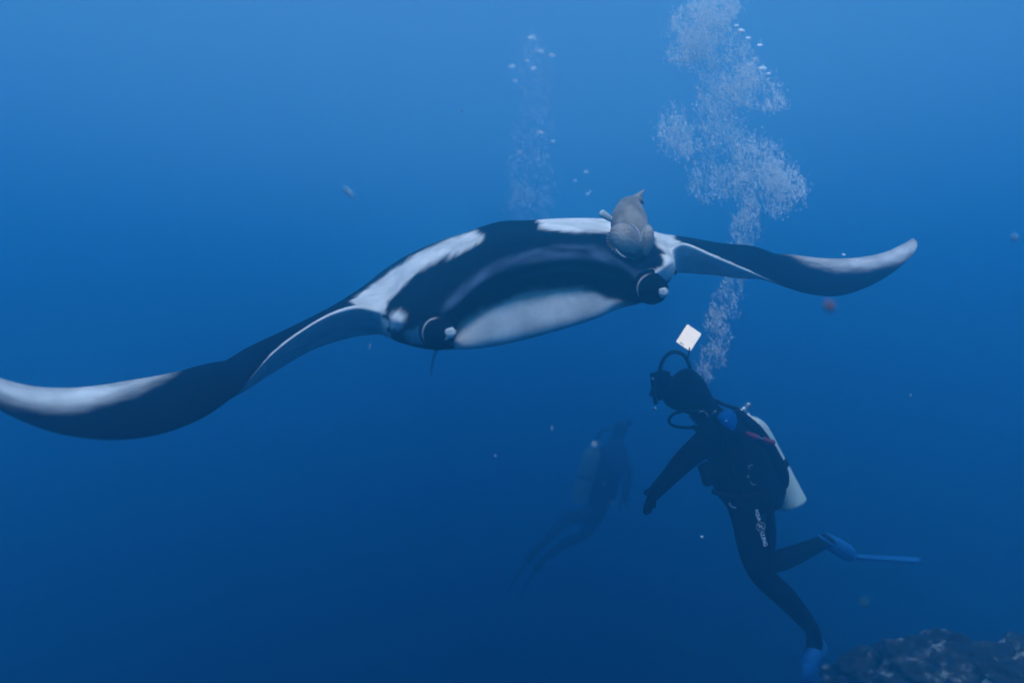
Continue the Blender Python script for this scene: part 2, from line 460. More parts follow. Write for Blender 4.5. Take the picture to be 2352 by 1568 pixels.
DORSAL = [  # white dorsal markings as outlines on a frontal drawing of the animal, with edge softness
    ([(808, 690), (848, 660), (898, 620), (950, 587), (1012, 556), (1065, 537), (1095, 529), (1115, 549), (1085, 566), (1020, 592),
      (965, 620), (930, 652), (905, 677), (888, 697), (884, 730), (868, 750), (838, 730)], 5),
    ([(1222, 480), (1300, 480), (1395, 480), (1450, 520), (1430, 533), (1340, 533), (1265, 529), (1240, 520)], 5),
    ([(1480, 510), (1530, 520), (1562, 560), (1556, 582), (1545, 600), (1530, 585), (1505, 556)], 5),
    ([(-100, 825), (0, 852), (80, 876), (150, 878), (250, 868), (330, 856), (412, 844), (398, 860), (335, 894), (250, 925), (170, 944),
      (100, 943), (40, 932), (0, 920), (-100, 880)], 26),
    ([(1782, 572), (1850, 582), (1920, 586), (1990, 580), (2050, 562), (2098, 535), (2125, 560), (2100, 584), (2060, 603), (2000, 619),
      (1920, 621), (1850, 606)], 18),
]
CHEEK = [
    ([(898, 728), (906, 718), (920, 714), (930, 726), (928, 748), (916, 760), (900, 755)], 8),
    ([(935, 762), (958, 756), (972, 752), (990, 736), (996, 748), (984, 790), (940, 785)], 9),
    ([(1488, 622), (1510, 618), (1526, 606), (1518, 588), (1530, 584), (1560, 598), (1560, 640), (1530, 645), (1505, 640)], 5),
]
LIP = [(1012, 748), (1036, 700), (1080, 650), (1130, 616), (1200, 592), (1280, 580), (1360, 580), (1420, 593), (1460, 614), (1484, 646)]
THROAT = [(1030, 800), (1048, 782), (1062, 748), (1100, 714), (1150, 692), (1200, 675), (1250, 664), (1335, 657), (1362, 664), (1388, 684),
          (1420, 694), (1470, 700), (1500, 760), (1300, 900), (1000, 900)]
cols = np.zeros((NS * NR, 3), np.float32)
DARK = np.array((.0025, .006, .014)); WHT = np.array((.70, .64, .63)); GREY = np.array((.045, .068, .115))
lipd = [((a[0], a[1]), (c[0], c[1])) for a, c in zip(LIP[:-1], LIP[1:])]
for i in range(NS):
    st = i / SS
    for k in range(NR):
        p = surf[i, k]; X = p[0] / (T * p[1]) * 1176 + 1176; Y = 784 - p[2] / (T * p[1]) * 1176
        nv = Vector(p) * 6
        X += 7 * noise.noise(nv) + 4.5 * noise.noise(nv * 4.0) + 3 * noise.noise(nv * 11.0); Y += 5 * noise.noise(nv + Vector((9, 1, 4))) + 4.5 * noise.noise(nv * 4 + Vector((3, 3, 3))) + 3 * noise.noise(nv * 11 + Vector((3, 3, 3)))
        c = k / RS
        wht = 0.0; grey = 0.0
        head = 13.6 <= st <= 26.6
        root = 8.3 <= st <= 13.6 or 26.6 < st <= 31.0
        lim = .30 * (ss(8.3, 9.6, st) if st < 20 else 1 - ss(28.5, 31.0, st))
        dorsal = (lim < c <= 4.0) if root else (c <= 4.0 or c > 8.9)
        if dorsal:
            for poly, e in DORSAL: wht = max(wht, ss(-e, e, sdist((X, Y), poly)) if e < 18 else ss(-e * .5, e * 1.4, sdist((X, Y), poly)))
            if head:
                d = 1e9
                for (x1, y1), (x2, y2) in lipd:
                    dx, dy = x2 - x1, y2 - y1; t = max(0, min(1, ((X - x1) * dx + (Y - y1) * dy) / (dx * dx + dy * dy)))
                    d = min(d, math.hypot(X - x1 - t * dx, Y - y1 - t * dy))
                grey = (1 - ss(3, 22, d)) * (.75 + .9 * noise.noise(nv * 2.5))
        else:
            if not head:   # white underside with a dark rim towards the wing tips
                wht = ss(7.6, 8.6, st) * (1 - ss(30.2, 31.4, st))
            elif 16.8 <= st <= 23.4:
                wht = (ss(-9, 9, sdist((X, Y), THROAT)) if c > 5.6 else 1.0) * .85
            else:
                wht = 1 - ss(5.9, 6.5, c) if not (13.6 <= st <= 14.4 or 25.6 < st) else .9 * (1 - ss(8.0, 8.6, c))
        if head and (c < 1.2 or c > 5.5):
            for poly, e in CHEEK: wht = max(wht, ss(-e, e, sdist((X, Y), poly)))
        col = DARK * (1 - grey) + GREY * grey
        cols[i * NR + k] = col * (1 - wht) + WHT * wht
set_pigment(body, cols)


def cephalic(base, front, rad, rimdir, spot, name='cephalic_fin'):
    """rolled head fin pointing forward: blunt scroll with a white rim and a pale curled tip"""
    base, front = Vector(base), Vector(front)
    ax = (front - base); ln = ax.length; ax.normalize()
    side = -ax.cross(Vector((0, 0, 1))).normalized(); up = Vector((0, 0, 1)); up = (up - ax * up.dot(ax)).normalized()
    V, F, C = [], [], []
    # rolled sheet: a spiral wound inwards, inner turns reaching farther forward
    na, nt_ = 84, 12; amax = 2 * math.pi * 1.75; sgn = 1 if rimdir < 2.5 else -1
    for lay in (0, 1):
        for j in range(nt_ + 1):
            for k in range(na + 1):
                q = k / na; a = rimdir + 1.9 * sgn - sgn * q * amax * 1.0
                t = (j / nt_) * (.70 + .26 * q)
                rr = rad * (1.0 - .30 * q) * (.72 + .28 * ss(0, .35, t)) * (1 - .16 * ss(.82, 1.0, j / nt_)) + (.0032 if lay == 0 else -.0032)
                V.append(base + ax * (ln * t) + side * math.cos(a) * rr + up * math.sin(a) * rr)
                wv = ss(.94, .985, j / nt_) * (1 - ss(.18, .24, q)) * ss(.02, .08, q) + .012 * ss(.93, 1.0, j / nt_)
                C.append(tuple(DARK * (1 - wv) + WHT * wv))
    row = na + 1; lay = row * (nt_ + 1)
    for L_ in (0, 1):
        for j in range(nt_):
            for k in range(na):
                a = L_ * lay + j * row + k; q = (a, a + 1, a + row + 1, a + row); F.append(q if L_ == 0 else tuple(reversed(q)))
    for k in range(na):
        a = nt_ * row + k; F.append((a, a + 1, a + 1 + lay, a + lay))
    for j in range(nt_):
        for k in (0, na):
            a = j * row + k; F.append((a, a + row, a + row + lay, a + lay))
    # fleshy core of the roll
    core = front - ax * ln * .22
    v2, f2 = ellipsoid(core, side * rad * .86, up * rad * .86, ax * ln * .23, 28, 16, .08, spot[0])
    b0 = len(V); V += v2; F += [tuple(i + b0 for i in q) for q in f2]; C += [tuple(DARK)] * len(v2)
    v2, f2 = ellipsoid(base + ax * ln * .25, side * rad * .9, up * rad * .9, ax * ln * .42, 24, 14)
    b0 = len(V); V += v2; F += [tuple(i + b0 for i in q) for q in f2]; C += [tuple(DARK)] * len(v2)
    # pale curled tip
    c = front - ax * rad * .10 + side * spot[0] * rad + up * spot[1] * rad
    v2, f2 = ellipsoid(c, side * rad * .30, up * rad * .30, ax * rad * .20, 16, 10, .25, spot[0])
    b0 = len(V); V += v2; F += [tuple(i + b0 for i in q) for q in f2]
    C += [tuple(WHT * (.75 if (v - c).length < rad * .19 else 1.0)) for v in v2]
    if spot[2]:
        pth = smoothpath([c - side * rad * .02 - up * rad * .05 + ax * rad * .04, c - side * rad * .25 - up * rad * .32 + ax * rad * .06, c - side * rad * .52 - up * rad * .58 - ax * rad * .02], 4)
        v2, f2 = tube(pth, [rad * .12, rad * .05, rad * .015], 8)
        b0 = len(V); V += v2; F += [tuple(i + b0 for i in q) for q in f2]; C += [tuple(WHT * .8)] * len(v2)
    o = mk(name, V, F, M['skin'], manta); set_pigment(o, np.array(C, np.float32)); return o


cephalic(P(1000, 752, 2.52), P(1012, 771, 2.26), px(44, 2.28), 2.2, (.50, .12, 1))
cephalic(P(1487, 652, 2.64), P(1503, 669, 2.40), px(40, 2.42), 3.3, (.48, -.10, 0))
for c in (P(893, 757, 2.60), P(1551, 625, 2.86)):
    v, f = ellipsoid(c, Vector((.007, 0, 0)), Vector((0, .016, 0)), Vector((0, 0, .013)), 14, 10)
    mk('eye', v, f, M['rubber'], manta)
tp = smoothpath([P(1300, 562, 4.22), P(1270, 585, 4.45), P(1180, 650, 4.7), P(1080, 730, 4.9), P(1015, 790, 4.95), P(996, 822, 4.9), P(990, 862, 4.85)], 6)
v, f = tube(tp, [.04, .022, .016, .013, .011, .009, .004], 10)
o = mk('tail', v, f, M['skin'], manta); set_pigment(o, np.tile(DARK, (len(v), 1)))

# ------------------------------------------------------------------ the fish riding on the manta's head
fish = empty('fish', P(1450, 540, 2.72))
tag(fish, 'plump grey fish riding on the head of the manta ray', 'fish')
fp = smoothpath([P(1458, 590, 2.70), P(1455, 572, 2.67), P(1449, 540, 2.68), P(1445, 508, 2.73), P(1447, 482, 2.79), P(1456, 464, 2.84), P(1466, 453, 2.87)], 6)
rr = [px(v, 2.75) for v in (13, 37, 46, 46, 34, 16, 8)]
v, f = tube(fp, rr, 24, [r * .9 for r in rr])
fb = mk('body', v, f, M['fish'], fish)


def blade(outline, d, th, mat_, name, parent, bulge=.0):
    """thin solid fin from an outline of (x, y) stations at depth d (number or list)"""
    n = len(outline); ds = d if hasattr(d, '__len__') else [d] * n
    A = [P(x, y, dd) for (x, y), dd in zip(outline, ds)]
    c = sum(A, Vector()) / n
    V = [a + Vector((0, -th / 2, 0)) for a in A] + [a + Vector((0, th / 2, 0)) for a in A] + [c + Vector((0, -th / 2 - bulge, 0)), c + Vector((0, th / 2 + bulge, 0))]
    F = []
    for i in range(n):
        j = (i + 1) % n
        F += [(i, j, n + j, n + i), (2 * n, j, i), (2 * n + 1, n + i, n + j)]
    return mk(name, V, F, mat_, parent)


blade([(1458, 466), (1448, 458), (1456, 449), (1466, 442), (1482, 434), (1474, 448), (1476, 456), (1480, 468), (1468, 468)], [2.86] * 9, .008, M['fish_fin'], 'tail_fin', fish, .003)


def lobe(c, a, b, th, ang, ribs, name='pectoral_fin'):
    """rounded fan-like fin with raised rays"""
    ca, sa = math.cos(ang), math.sin(ang); U = Vector((ca, 0, sa)); W_ = Vector((-sa, 0, ca)); Nn = Vector((0, -1, 0))
    V, F = [], []; seg, rg = 48, 8
    V.append(c + Nn * th)
    for r in range(1, rg + 1):
        for k in range(seg):
            an = 2 * math.pi * k / seg; q = r / rg
            edge = 1 + .012 * math.cos(an * ribs)
            h = th * math.sqrt(max(0, 1 - q * q)) + .0012 * math.cos(an * ribs) * q
            V.append(c + U * a * q * math.cos(an) * edge + W_ * b * q * math.sin(an) * edge + Nn * h)
    V.append(c - Nn * th * .5)
    for k in range(seg): F.append((0, 1 + k, 1 + (k + 1) % seg))
    for r in range(rg - 1):
        for k in range(seg):
            x0, x1 = 1 + r * seg + k, 1 + r * seg + (k + 1) % seg; F.append((x0, x0 + seg, x1 + seg, x1))
    last = len(V) - 1
    for k in range(seg): F.append((1 + (rg - 1) * seg + k, last, 1 + (rg - 1) * seg + (k + 1) % seg))
    return mk(name, V, F, M['fish_fin'], fish)


lobe(P(1440, 550, 2.58), px(44, 2.6), px(35, 2.6), .046, -.60, 18)
lobe(P(1484, 553, 2.59), px(37, 2.6), px(17, 2.6), .044, 1.40, 14)
for pp_, rr_ in (([(1447, 514), (1458, 522), (1467, 538), (1472, 556)], .0045), ([(1486, 517), (1478, 530), (1473, 548), (1472, 558)], .003), ([(1414, 572), (1424, 584), (1438, 592)], .004)):
    v, f = tube(smoothpath([P(x, y, 2.512) for x, y in pp_], 5), [rr_ * .5, rr_, rr_ * .8, rr_ * .4], 8); mk('fin_spine', v, f, M['pale'], fish)
for k in range(9):   # ragged outer edge of the near fin
    a_ = 2.0 + k * .2; x, y = 1440 + 42 * math.cos(a_), 550 + 36 * math.sin(a_) * .9
    v, f = tube([P(x, y, 2.61), P(x + 6 * math.cos(a_), y + 5 * math.sin(a_), 2.60)], [.008, .002], 6); mk('fin_ray', v, f, M['fish_fin'], fish)
v, f = tube(smoothpath([P(1408, 507, 2.70), P(1395, 498, 2.68), P(1383, 490, 2.67), P(1378, 487, 2.67)], 4), [.010, .017, .019, .010], 12, [.006, .008, .008, .004])
mk('pelvic_fin', v, f, M['pale'], fish)


# ------------------------------------------------------------------ divers
def skin_body(name, joints, edges, root, material, parent, subsurf=2):
    """one continuous figure grown around a skeleton; joints: name -> (point, radius or (rx, ry))"""
    names = list(joints); base = origin_of(parent)
    me = bpy.data.meshes.new(name)
    me.from_pydata([tuple(joints[n][0] - base) for n in names], [(names.index(a), names.index(b)) for a, b in edges], [])
    o = bpy.data.objects.new(name, me); COL.objects.link(o); o.parent = parent; ORG[o.name] = base
    me.materials.append(material)
    sk = o.modifiers.new('skin', 'SKIN'); sk.use_smooth_shade = True
    for n, sv in zip(names, me.skin_vertices[0].data):
        r = joints[n][1]; sv.radius = (r, r) if not hasattr(r, '__len__') else r
        sv.use_root = (n == root)
    sb = o.modifiers.new('sub', 'SUBSURF'); sb.levels = subsurf; sb.render_levels = subsurf
    return o


def hand(J, E, wrist, palm, fing, thumb, pre, s=1.0):
    """palm and five fingers as separate short chains"""
    wp, pp = J[wrist][0], palm
    J[pre + 'palm'] = (pp, (.055 * s, .040 * s)); E.append((wrist, pre + 'palm'))
    d = (pp - wp).normalized(); sd_ = fing.normalized(); cu = d.cross(sd_).normalized()
    for i, (off, ln) in enumerate(((-.036, .060), (-.012, .076), (.012, .080), (.036, .070))):
        k0 = pp + sd_ * off * s + d * .035 * s
        k1 = k0 + (d + sd_ * off * 4).normalized() * ln * .55 * s + cu * .010 * s; k2 = k1 + (d * .8 + cu * .5 + sd_ * off * 2).normalized() * ln * .6 * s
        for q, (kk, r) in enumerate(((k0, .0145), (k1, .013), (k2, .011))): J[pre + 'f%d%d' % (i, q)] = (kk, r * s)
        E += [(pre + 'palm', pre + 'f%d0' % i), (pre + 'f%d0' % i, pre + 'f%d1' % i), (pre + 'f%d1' % i, pre + 'f%d2' % i)]
    t0 = pp + thumb.normalized() * .036 * s - d * .01 * s; t1 = t0 + (thumb.normalized() + d).normalized() * .045 * s
    J[pre + 't0'] = (t0, .019 * s); J[pre + 't1'] = (t1, .014 * s); E += [(pre + 'palm', pre + 't0'), (pre + 't0', pre + 't1')]


def torus(c, n, R, r, a0=0, a1=2 * math.pi, seg=28, ry=1.0, up=None):
    n = Vector(n).normalized(); u = Vector(up).normalized() if up else n.orthogonal().normalized(); s = n.cross(u).normalized(); u = s.cross(n)
    full = abs(a1 - a0 - 2 * math.pi) < 1e-6
    pts = [Vector(c) + u * math.cos(a) * R + s * math.sin(a) * R * ry for a in np.linspace(a0, a1, seg)]
    return tube(pts, r, 8)


def tank_parts(parent, bot, top, r, m_, bands, hint=1):
    bot, top = Vector(bot), Vector(top); ax = (top - bot); L_ = ax.length
    prof = [(0, .80), (.008, .94), (.02, .99), (.04, 1), (.72, 1), (.80, .97), (.86, .86), (.91, .66), (.945, .42), (.96, .28), (1.0, .26)]
    v, f = tube([bot + ax * t for t, _ in prof], [r * q for _, q in prof], 32)
    t = mk('tank', v, f, m_, parent)
    a = ax.normalized(); s = a.orthogonal().normalized()
    v1 = tube([top - a * .01, top + a * .045], .021, 12); v2 = tube([top + a * .03 - s * .055, top + a * .03 + s * .06], .014, 12)
    v3 = ellipsoid(top + a * .03 + s * .075, s * .022, a * .022, a.cross(s) * .022, 12, 8)
    mk('valve', *merge(v1, v2, v3), M['steel'], t)
    for q in bands:
        c = bot + ax * q
        v, f = tube([c - a * .024, c + a * .024], r * 1.035, 32); mk('tank_band', v, f, M['vest'], t)
    return t


def fin_part(parent, heel, toe, tip, width, side, mat_, name='swim_fin'):
    heel, toe, tip, side = Vector(heel), Vector(toe), Vector(tip), Vector(side).normalized()
    d1 = (toe - heel).normalized(); n1 = d1.cross(side).normalized()
    v, f = tube(smoothpath([heel, heel.lerp(toe, .35), heel.lerp(toe, .75), toe], 4), [.045, .055, .055, .035], 14, [.035, .045, .03, .014])
    d2 = (tip - toe).normalized(); n2 = d2.cross(side).normalized(); L_ = (tip - toe).length
    V, F = [], []; nu, nv = 10, 8
    for lay in (1, -1):
        for i in range(nu + 1):
            t = i / nu; wd = width * (.42 + .58 * ss(0, .8, t)); th = .010 * (1 - .75 * t)
            for k in range(nv + 1):
                q = k / nv * 2 - 1; rib = .016 * (1 - .6 * t) if k in (0, nv) else (.006 if k in (3, 5) else 0)
                endc = (1 - .10 * (1 - abs(q)) * (t == 1))
                V.append(toe + d2 * L_ * t * endc + side * q * wd / 2 + n2 * lay * (th + rib) * .5)
    row = nv + 1; lay = row * (nu + 1)
    for L2 in (0, 1):
        for i in range(nu):
            for k in range(nv):
                a = L2 * lay + i * row + k; q = (a, a + 1, a + row + 1, a + row); F.append(q if L2 == 0 else tuple(reversed(q)))
    for i in range(nu):
        for k in (0, nv):
            a = i * row + k; F.append((a, a + row, a + row + lay, a + lay))
    for k in range(nv):
        for i in (0, nu):
            a = i * row + k; F.append((a, a + 1, a + 1 + lay, a + lay))
    o = mk(name, V, F, mat_, parent)
    mk('foot_pocket', v, f, mat_, o)
    v, f = tube(smoothpath([heel.lerp(toe, .3) + side * .055, heel - d1 * .02 + side * .045, heel - d1 * .055, heel - d1 * .02 - side * .045, heel.lerp(toe, .3) - side * .055], 5), .009, 8)
    mk('heel_strap', v, f, mat_, o)
    return o


D0 = 3.5


def PD(x, y, d): return P(x, y, d + .25)


diver = empty('person', PD(1720, 1180, D0))
tag(diver, 'scuba diver in black wetsuit with a pale tank, near camera, below the right wing', 'person')
J = {}
J['pelvis'] = (PD(1718, 1165, 3.50), (.155, .135))
J['waist'] = (PD(1708, 1105, 3.50), (.145, .125))
J['chest'] = (PD(1682, 1030, 3.50), (.165, .14))
J['upper'] = (PD(1656, 980, 3.50), (.13, .11))
J['neck'] = (PD(1618, 938, 3.50), .07)
J['head1'] = (PD(1590, 910, 3.50), .125)
J['head2'] = (PD(1562, 890, 3.50), .150)
J['head3'] = (PD(1540, 872, 3.50), .115)
J['sh_n'] = (PD(1650, 992, 3.33), .084); J['el_n'] = (PD(1572, 1056, 3.27), .062); J['wr_n'] = (PD(1522, 1112, 3.27), .043)
J['sh_f'] = (PD(1650, 985, 3.67), .07); J['el_f'] = (PD(1650, 1070, 3.85), .053); J['wr_f'] = (PD(1625, 1010, 3.95), .036)
J['hip_n'] = (PD(1722, 1190, 3.43), .11); J['mid_n'] = (PD(1728, 1250, 3.36), .098); J['kn_n'] = (PD(1742, 1315, 3.34), .073)
J['calf_n'] = (PD(1806, 1372, 3.40), .068); J['an_n'] = (PD(1868, 1446, 3.46), .045); J['heel_n'] = (PD(1872, 1474, 3.47), .045); J['toe_n'] = (PD(1858, 1535, 3.45), .036)
J['hip_f'] = (PD(1738, 1185, 3.60), .11); J['mid_f'] = (PD(1748, 1240, 3.62), .098); J['kn_f'] = (PD(1752, 1298, 3.62), .073)
J['calf_f'] = (PD(1812, 1280, 3.68), .064); J['an_f'] = (PD(1888, 1246, 3.76), .045); J['heel_f'] = (PD(1896, 1238, 3.77), .045); J['toe_f'] = (PD(1950, 1268, 3.80), .036)
E_ = [('pelvis', 'waist'), ('waist', 'chest'), ('chest', 'upper'), ('upper', 'neck'), ('neck', 'head1'), ('head1', 'head2'), ('head2', 'head3'),
      ('upper', 'sh_n'), ('sh_n', 'el_n'), ('el_n', 'wr_n'), ('upper', 'sh_f'), ('sh_f', 'el_f'), ('el_f', 'wr_f')]
for s in 'nf':
    E_ += [('pelvis', 'hip_' + s), ('hip_' + s, 'mid_' + s), ('mid_' + s, 'kn_' + s), ('kn_' + s, 'calf_' + s), ('calf_' + s, 'an_' + s), ('an_' + s, 'heel_' + s), ('heel_' + s, 'toe_' + s)]
hand(J, E_, 'wr_n', PD(1508, 1130, 3.26), Vector((.75, .55, .45)), Vector((-.9, -.2, .1)), 'hn_', 1.1)
hand(J, E_, 'wr_f', PD(1612, 985, 3.97), Vector((.2, 1, 0)), Vector((-1, 0, .2)), 'hf_')
J = {k_: (p_, tuple(1.07 * q for q in r_) if hasattr(r_, '__len__') else 1.07 * r_) for k_, (p_, r_) in J.items()}
skin_body('body', J, E_, 'pelvis', M['suit'], diver)

# vest round the trunk
vp = smoothpath([PD(1640, 962, 3.48), PD(1668, 998, 3.48), PD(1698, 1045, 3.48), PD(1716, 1090, 3.48), PD(1726, 1130, 3.48), PD(1730, 1160, 3.48)], 5)
v, f = tube(vp, [px(q, 3.5) for q in (34, 62, 82, 88, 80, 62)], 28, [.14, .19, .21, .20, .19, .17])
vest = mk('buoyancy_vest', v, f, M['vest'], diver)
v, f = tube(smoothpath([PD(1612, 1065, 3.33), PD(1628, 1090, 3.30), PD(1622, 1110, 3.33)], 4), [.03, .05, .025], 10); mk('pocket', v, f, M['vest'], vest)
tank = tank_parts(diver, PD(1822, 1160, 3.52), PD(1712, 950, 3.58), px(33, 3.75), M['alu'], (.42,))
# trim over the tank: back plate wing of the vest
vp = smoothpath([PD(1688, 945, 3.42), PD(1728, 990, 3.40), PD(1762, 1040, 3.40), PD(1785, 1085, 3.40), PD(1790, 1112, 3.42)], 5)
v, f = tube(vp, [px(q, 3.4) for q in (12, 24, 26, 26, 20)], 18, [.05, .09, .10, .09, .06]); mk('air_wing', v, f, M['vest'], vest)


def surf_patch(outline, d, mat_, name, parent, th=.006): return blade(outline, d, th, mat_, name, parent, .004)


def front(x, y, dflt):   # depth just in front of the vest surface
    return dflt


surf_patch([(1648, 960), (1652, 950), (1662, 944), (1678, 943), (1690, 950), (1693, 964), (1690, 980), (1684, 990), (1672, 984), (1658, 974)], 3.505, M['blue'], 'shoulder_patch', vest)
v, f = ellipsoid(PD(1668, 966, 3.247), Vector((.007, 0, 0)), Vector((0, .004, 0)), Vector((0, 0, .006)), 10, 6); mk('stud', v, f, M['white'], vest)
for pts_ in ([(1714, 996), (1724, 999), (1741, 1005)], [(1753, 1008), (1764, 1013), (1778, 1017)]):
    v, f = tube(smoothpath([PD(x, y, 3.255) for x, y in pts_], 4), .016, 10); mk('pull_toggle', v, f, M['red'], vest)
v, f = tube([PD(1741, 1005, 3.25), PD(1753, 1008, 3.25)], .005, 8); mk('toggle_link', v, f, M['steel'], vest)
for (x, y, R, r, a0, a1) in ((1725, 1072, .013, .0035, 0.8, 4.2), (1719, 1094, .006, .003, .5, 5), (1731, 1108, .014, .0035, 2.6, 5.6), (1688, 1156, .030, .0055, 2.9, 4.9)):
    v, f = torus(PD(x, y, 3.235 if y < 1120 else 3.26), (0, -1, .1), R, r, a0, a1, 18, .75, up=(1, 0, 0)); mk('metal_ring', v, f, M['steel'], vest)
for (x, y, ang) in ((1624, 952, -.9), (1611, 945, .3), (1640, 947, .7)):
    c = PD(x, y, 3.36); v, f = rbox(c, Vector((math.cos(ang), 0, math.sin(ang))) * .018, Vector((0, .004, 0)), Vector((-math.sin(ang), 0, math.cos(ang))) * .006, .3); mk('buckle', v, f, M['steel'], vest)

for pts_, rad_, nm in (([(1640, 955, 3.30), (1655, 985, 3.27), (1668, 1015, 3.25), (1676, 1050, 3.25), (1684, 1090, 3.26)], .014, 'shoulder_strap'),
                       ([(1636, 1128, 3.34), (1668, 1138, 3.275), (1710, 1140, 3.27), (1750, 1132, 3.28), (1790, 1118, 3.34)], .015, 'waist_belt'),
                       ([(1700, 1010, 3.26), (1712, 1050, 3.24), (1716, 1090, 3.24), (1708, 1125, 3.25), (1700, 1150, 3.27)], .008, 'gauge_hose')):
    v, f = tube(smoothpath([PD(*q) for q in pts_], 6), rad_, 10, rad_ * .6); mk(nm, v, f, M['rubber'], vest)
c = PD(1699, 1158, 3.27); v, f = ellipsoid(c, Vector((.026, 0, 0)), Vector((0, .012, 0)), Vector((-.008, 0, .036)), 16, 10); mk('gauge', v, f, M['rubber'], vest)
# mask, regulator, snorkel and hoses
hc = PD(1560, 884, 3.50); fd = Vector((-.93, .25, .28)).normalized(); fs = fd.cross(Vector((0, 0, 1))).normalized(); fu = fs.cross(fd).normalized()
v, f = rbox(hc + fd * .105, fd * .05, fs * .085, fu * .06, .35); mask = mk('mask', v, f, M['rubber'], diver)
v, f = rbox(hc + fd * .156, fd * .006, fs * .068, fu * .038, .3); mk('lens', v, f, M['glass'], mask)
sp = [hc + fd * .10 * math.cos(a) + fs * .118 * math.sin(a) + fu * (.012 + .02 * (1 - math.cos(a))) - fd * .02 for a in np.linspace(-2.9, 2.9, 30)]
v, f = tube(sp, .004, 8, .016); mk('mask_strap', v, f, M['rubber'], mask)
v, f = ellipsoid(hc + fd * .105 - fu * .09, fd * .045, fs * .045, fu * .04, 18, 12); reg = mk('regulator', v, f, M['rubber'], diver)
v, f = tube([hc + fd * .145 - fu * .09, hc + fd * .155 - fu * .09], .03, 16); mk('purge_cover', v, f, M['rubber'], reg)
v, f = tube(smoothpath([PD(1507, 926, 3.44), PD(1503, 905, 3.42), PD(1500, 880, 3.42), PD(1498, 856, 3.42)], 4), .014, 10); mk('snorkel', v, f, M['rubber'], diver)
v, f = tube(smoothpath([PD(1499, 866, 3.40), PD(1500, 872, 3.40)], 2), .008, 8); mk('snorkel_clip', v, f, M['white'], diver)
v, f = tube(smoothpath([PD(1512, 876, 3.47), PD(1516, 846, 3.45), PD(1528, 820, 3.45), PD(1548, 808, 3.46), PD(1570, 815, 3.48), PD(1583, 838, 3.52), PD(1592, 872, 3.56), PD(1614, 905, 3.60), PD(1668, 930, 3.60), PD(1712, 944, 3.60)], 6), .012, 12)
mk('regulator_hose', v, f, M['rubber'], diver)
v, f = tube(smoothpath([PD(1640, 950, 3.40), PD(1595, 942, 3.36), PD(1556, 947, 3.34), PD(1538, 960, 3.34), PD(1541, 974, 3.34), PD(1566, 981, 3.34), PD(1600, 982, 3.36), PD(1640, 990, 3.34)], 6), .009, 10)
mk('inflator_hose', v, f, M['rubber'], diver)

# fins
fin_part(diver, J['heel_f'][0], PD(1962, 1278, 3.80), PD(2122, 1286, 3.95), .22, Vector((.616, 1, -.22)), M['fin_blue'])
fin_part(diver, J['heel_n'][0] + Vector((0, -.01, -.03)), PD(1850, 1560, 3.42), PD(1822, 1740, 3.36), .22, Vector((.92, -.35, .1)), M['fin_blue'])

# lettering down the thigh (runs from the hip towards the knee)
def text_mesh(s, size):
    cu = bpy.data.curves.new('txt', 'FONT'); cu.body = s; cu.size = size; cu.align_x = 'CENTER'; cu.align_y = 'CENTER'; cu.extrude = .0006; cu.offset = size * .02
    o = bpy.data.objects.new('txt', cu); COL.objects.link(o)
    me = bpy.data.meshes.new_from_object(o.evaluated_get(bpy.context.evaluated_depsgraph_get()))
    V = [v.co.copy() for v in me.vertices]; F = [tuple(p.vertices) for p in me.polygons]
    bpy.data.objects.remove(o); bpy.data.curves.remove(cu); bpy.data.meshes.remove(me)
    return V, F


TD = 3.495
def lay_text(s, x0, y0, x1, y1, width):
    A, Bq = P(x0, y0, TD), P(x1, y1, TD - .005); V, F = text_mesh(s, 1.0)
    xs = [v.x for v in V]; ys = [v.y for v in V]; lx = max(xs) - min(xs); ly = max(ys) - min(ys)
    u = (Bq - A); ln = u.length; u.normalize(); n = Vector((0, -1, 0)); up = n.cross(u).normalized(); c = (A + Bq) / 2
    VV = [c + u * ((v.x - (max(xs) + min(xs)) / 2) / lx * ln) + up * ((v.y - (max(ys) + min(ys)) / 2) / ly * width) + n * v.z for v in V]
    return mk('lettering', VV, F, M['white'], diver, smooth=False)


lay_text('AQUA', 1737, 1169, 1744, 1196, px(10, 3.3))
lay_text('LUNG', 1750, 1222, 1759, 1253, px(10, 3.3))
c = P(1747.5, 1209, TD)
v1 = torus(c, (0, -1, 0), px(10.5, 3.3), .0012, seg=30)
v2 = tube([P(1742, 1204, TD), P(1746, 1213, TD), P(1748, 1205, TD), P(1753, 1215, TD)], .0035, 6)
mk('round_emblem', *merge(v1, v2), M['white'], diver)

# white square panel above the head; emission adds to its brightness
panel = empty('white_panel', PD(1582, 776, 3.42))
tag(panel, 'bright white square panel floating above the near diver', 'light panel')
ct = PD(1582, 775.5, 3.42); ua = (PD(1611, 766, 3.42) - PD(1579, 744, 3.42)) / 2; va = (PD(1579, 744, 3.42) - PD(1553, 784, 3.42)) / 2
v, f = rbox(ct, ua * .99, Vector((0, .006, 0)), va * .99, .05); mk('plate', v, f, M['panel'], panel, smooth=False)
v, f = rbox(ct - va * .86 - ua * .35 + Vector((0, -.008, 0)), ua * .30, Vector((0, .0015, 0)), va * .035, .2); mk('printed_line', v, f, M['rubber'], panel)
v, f = tube([PD(1583.5, 798, 3.40), PD(1583, 806, 3.40), PD(1581, 816, 3.42), PD(1578, 832, 3.47)], .005, 8); mk('clip', v, f, M['rubber'], panel)

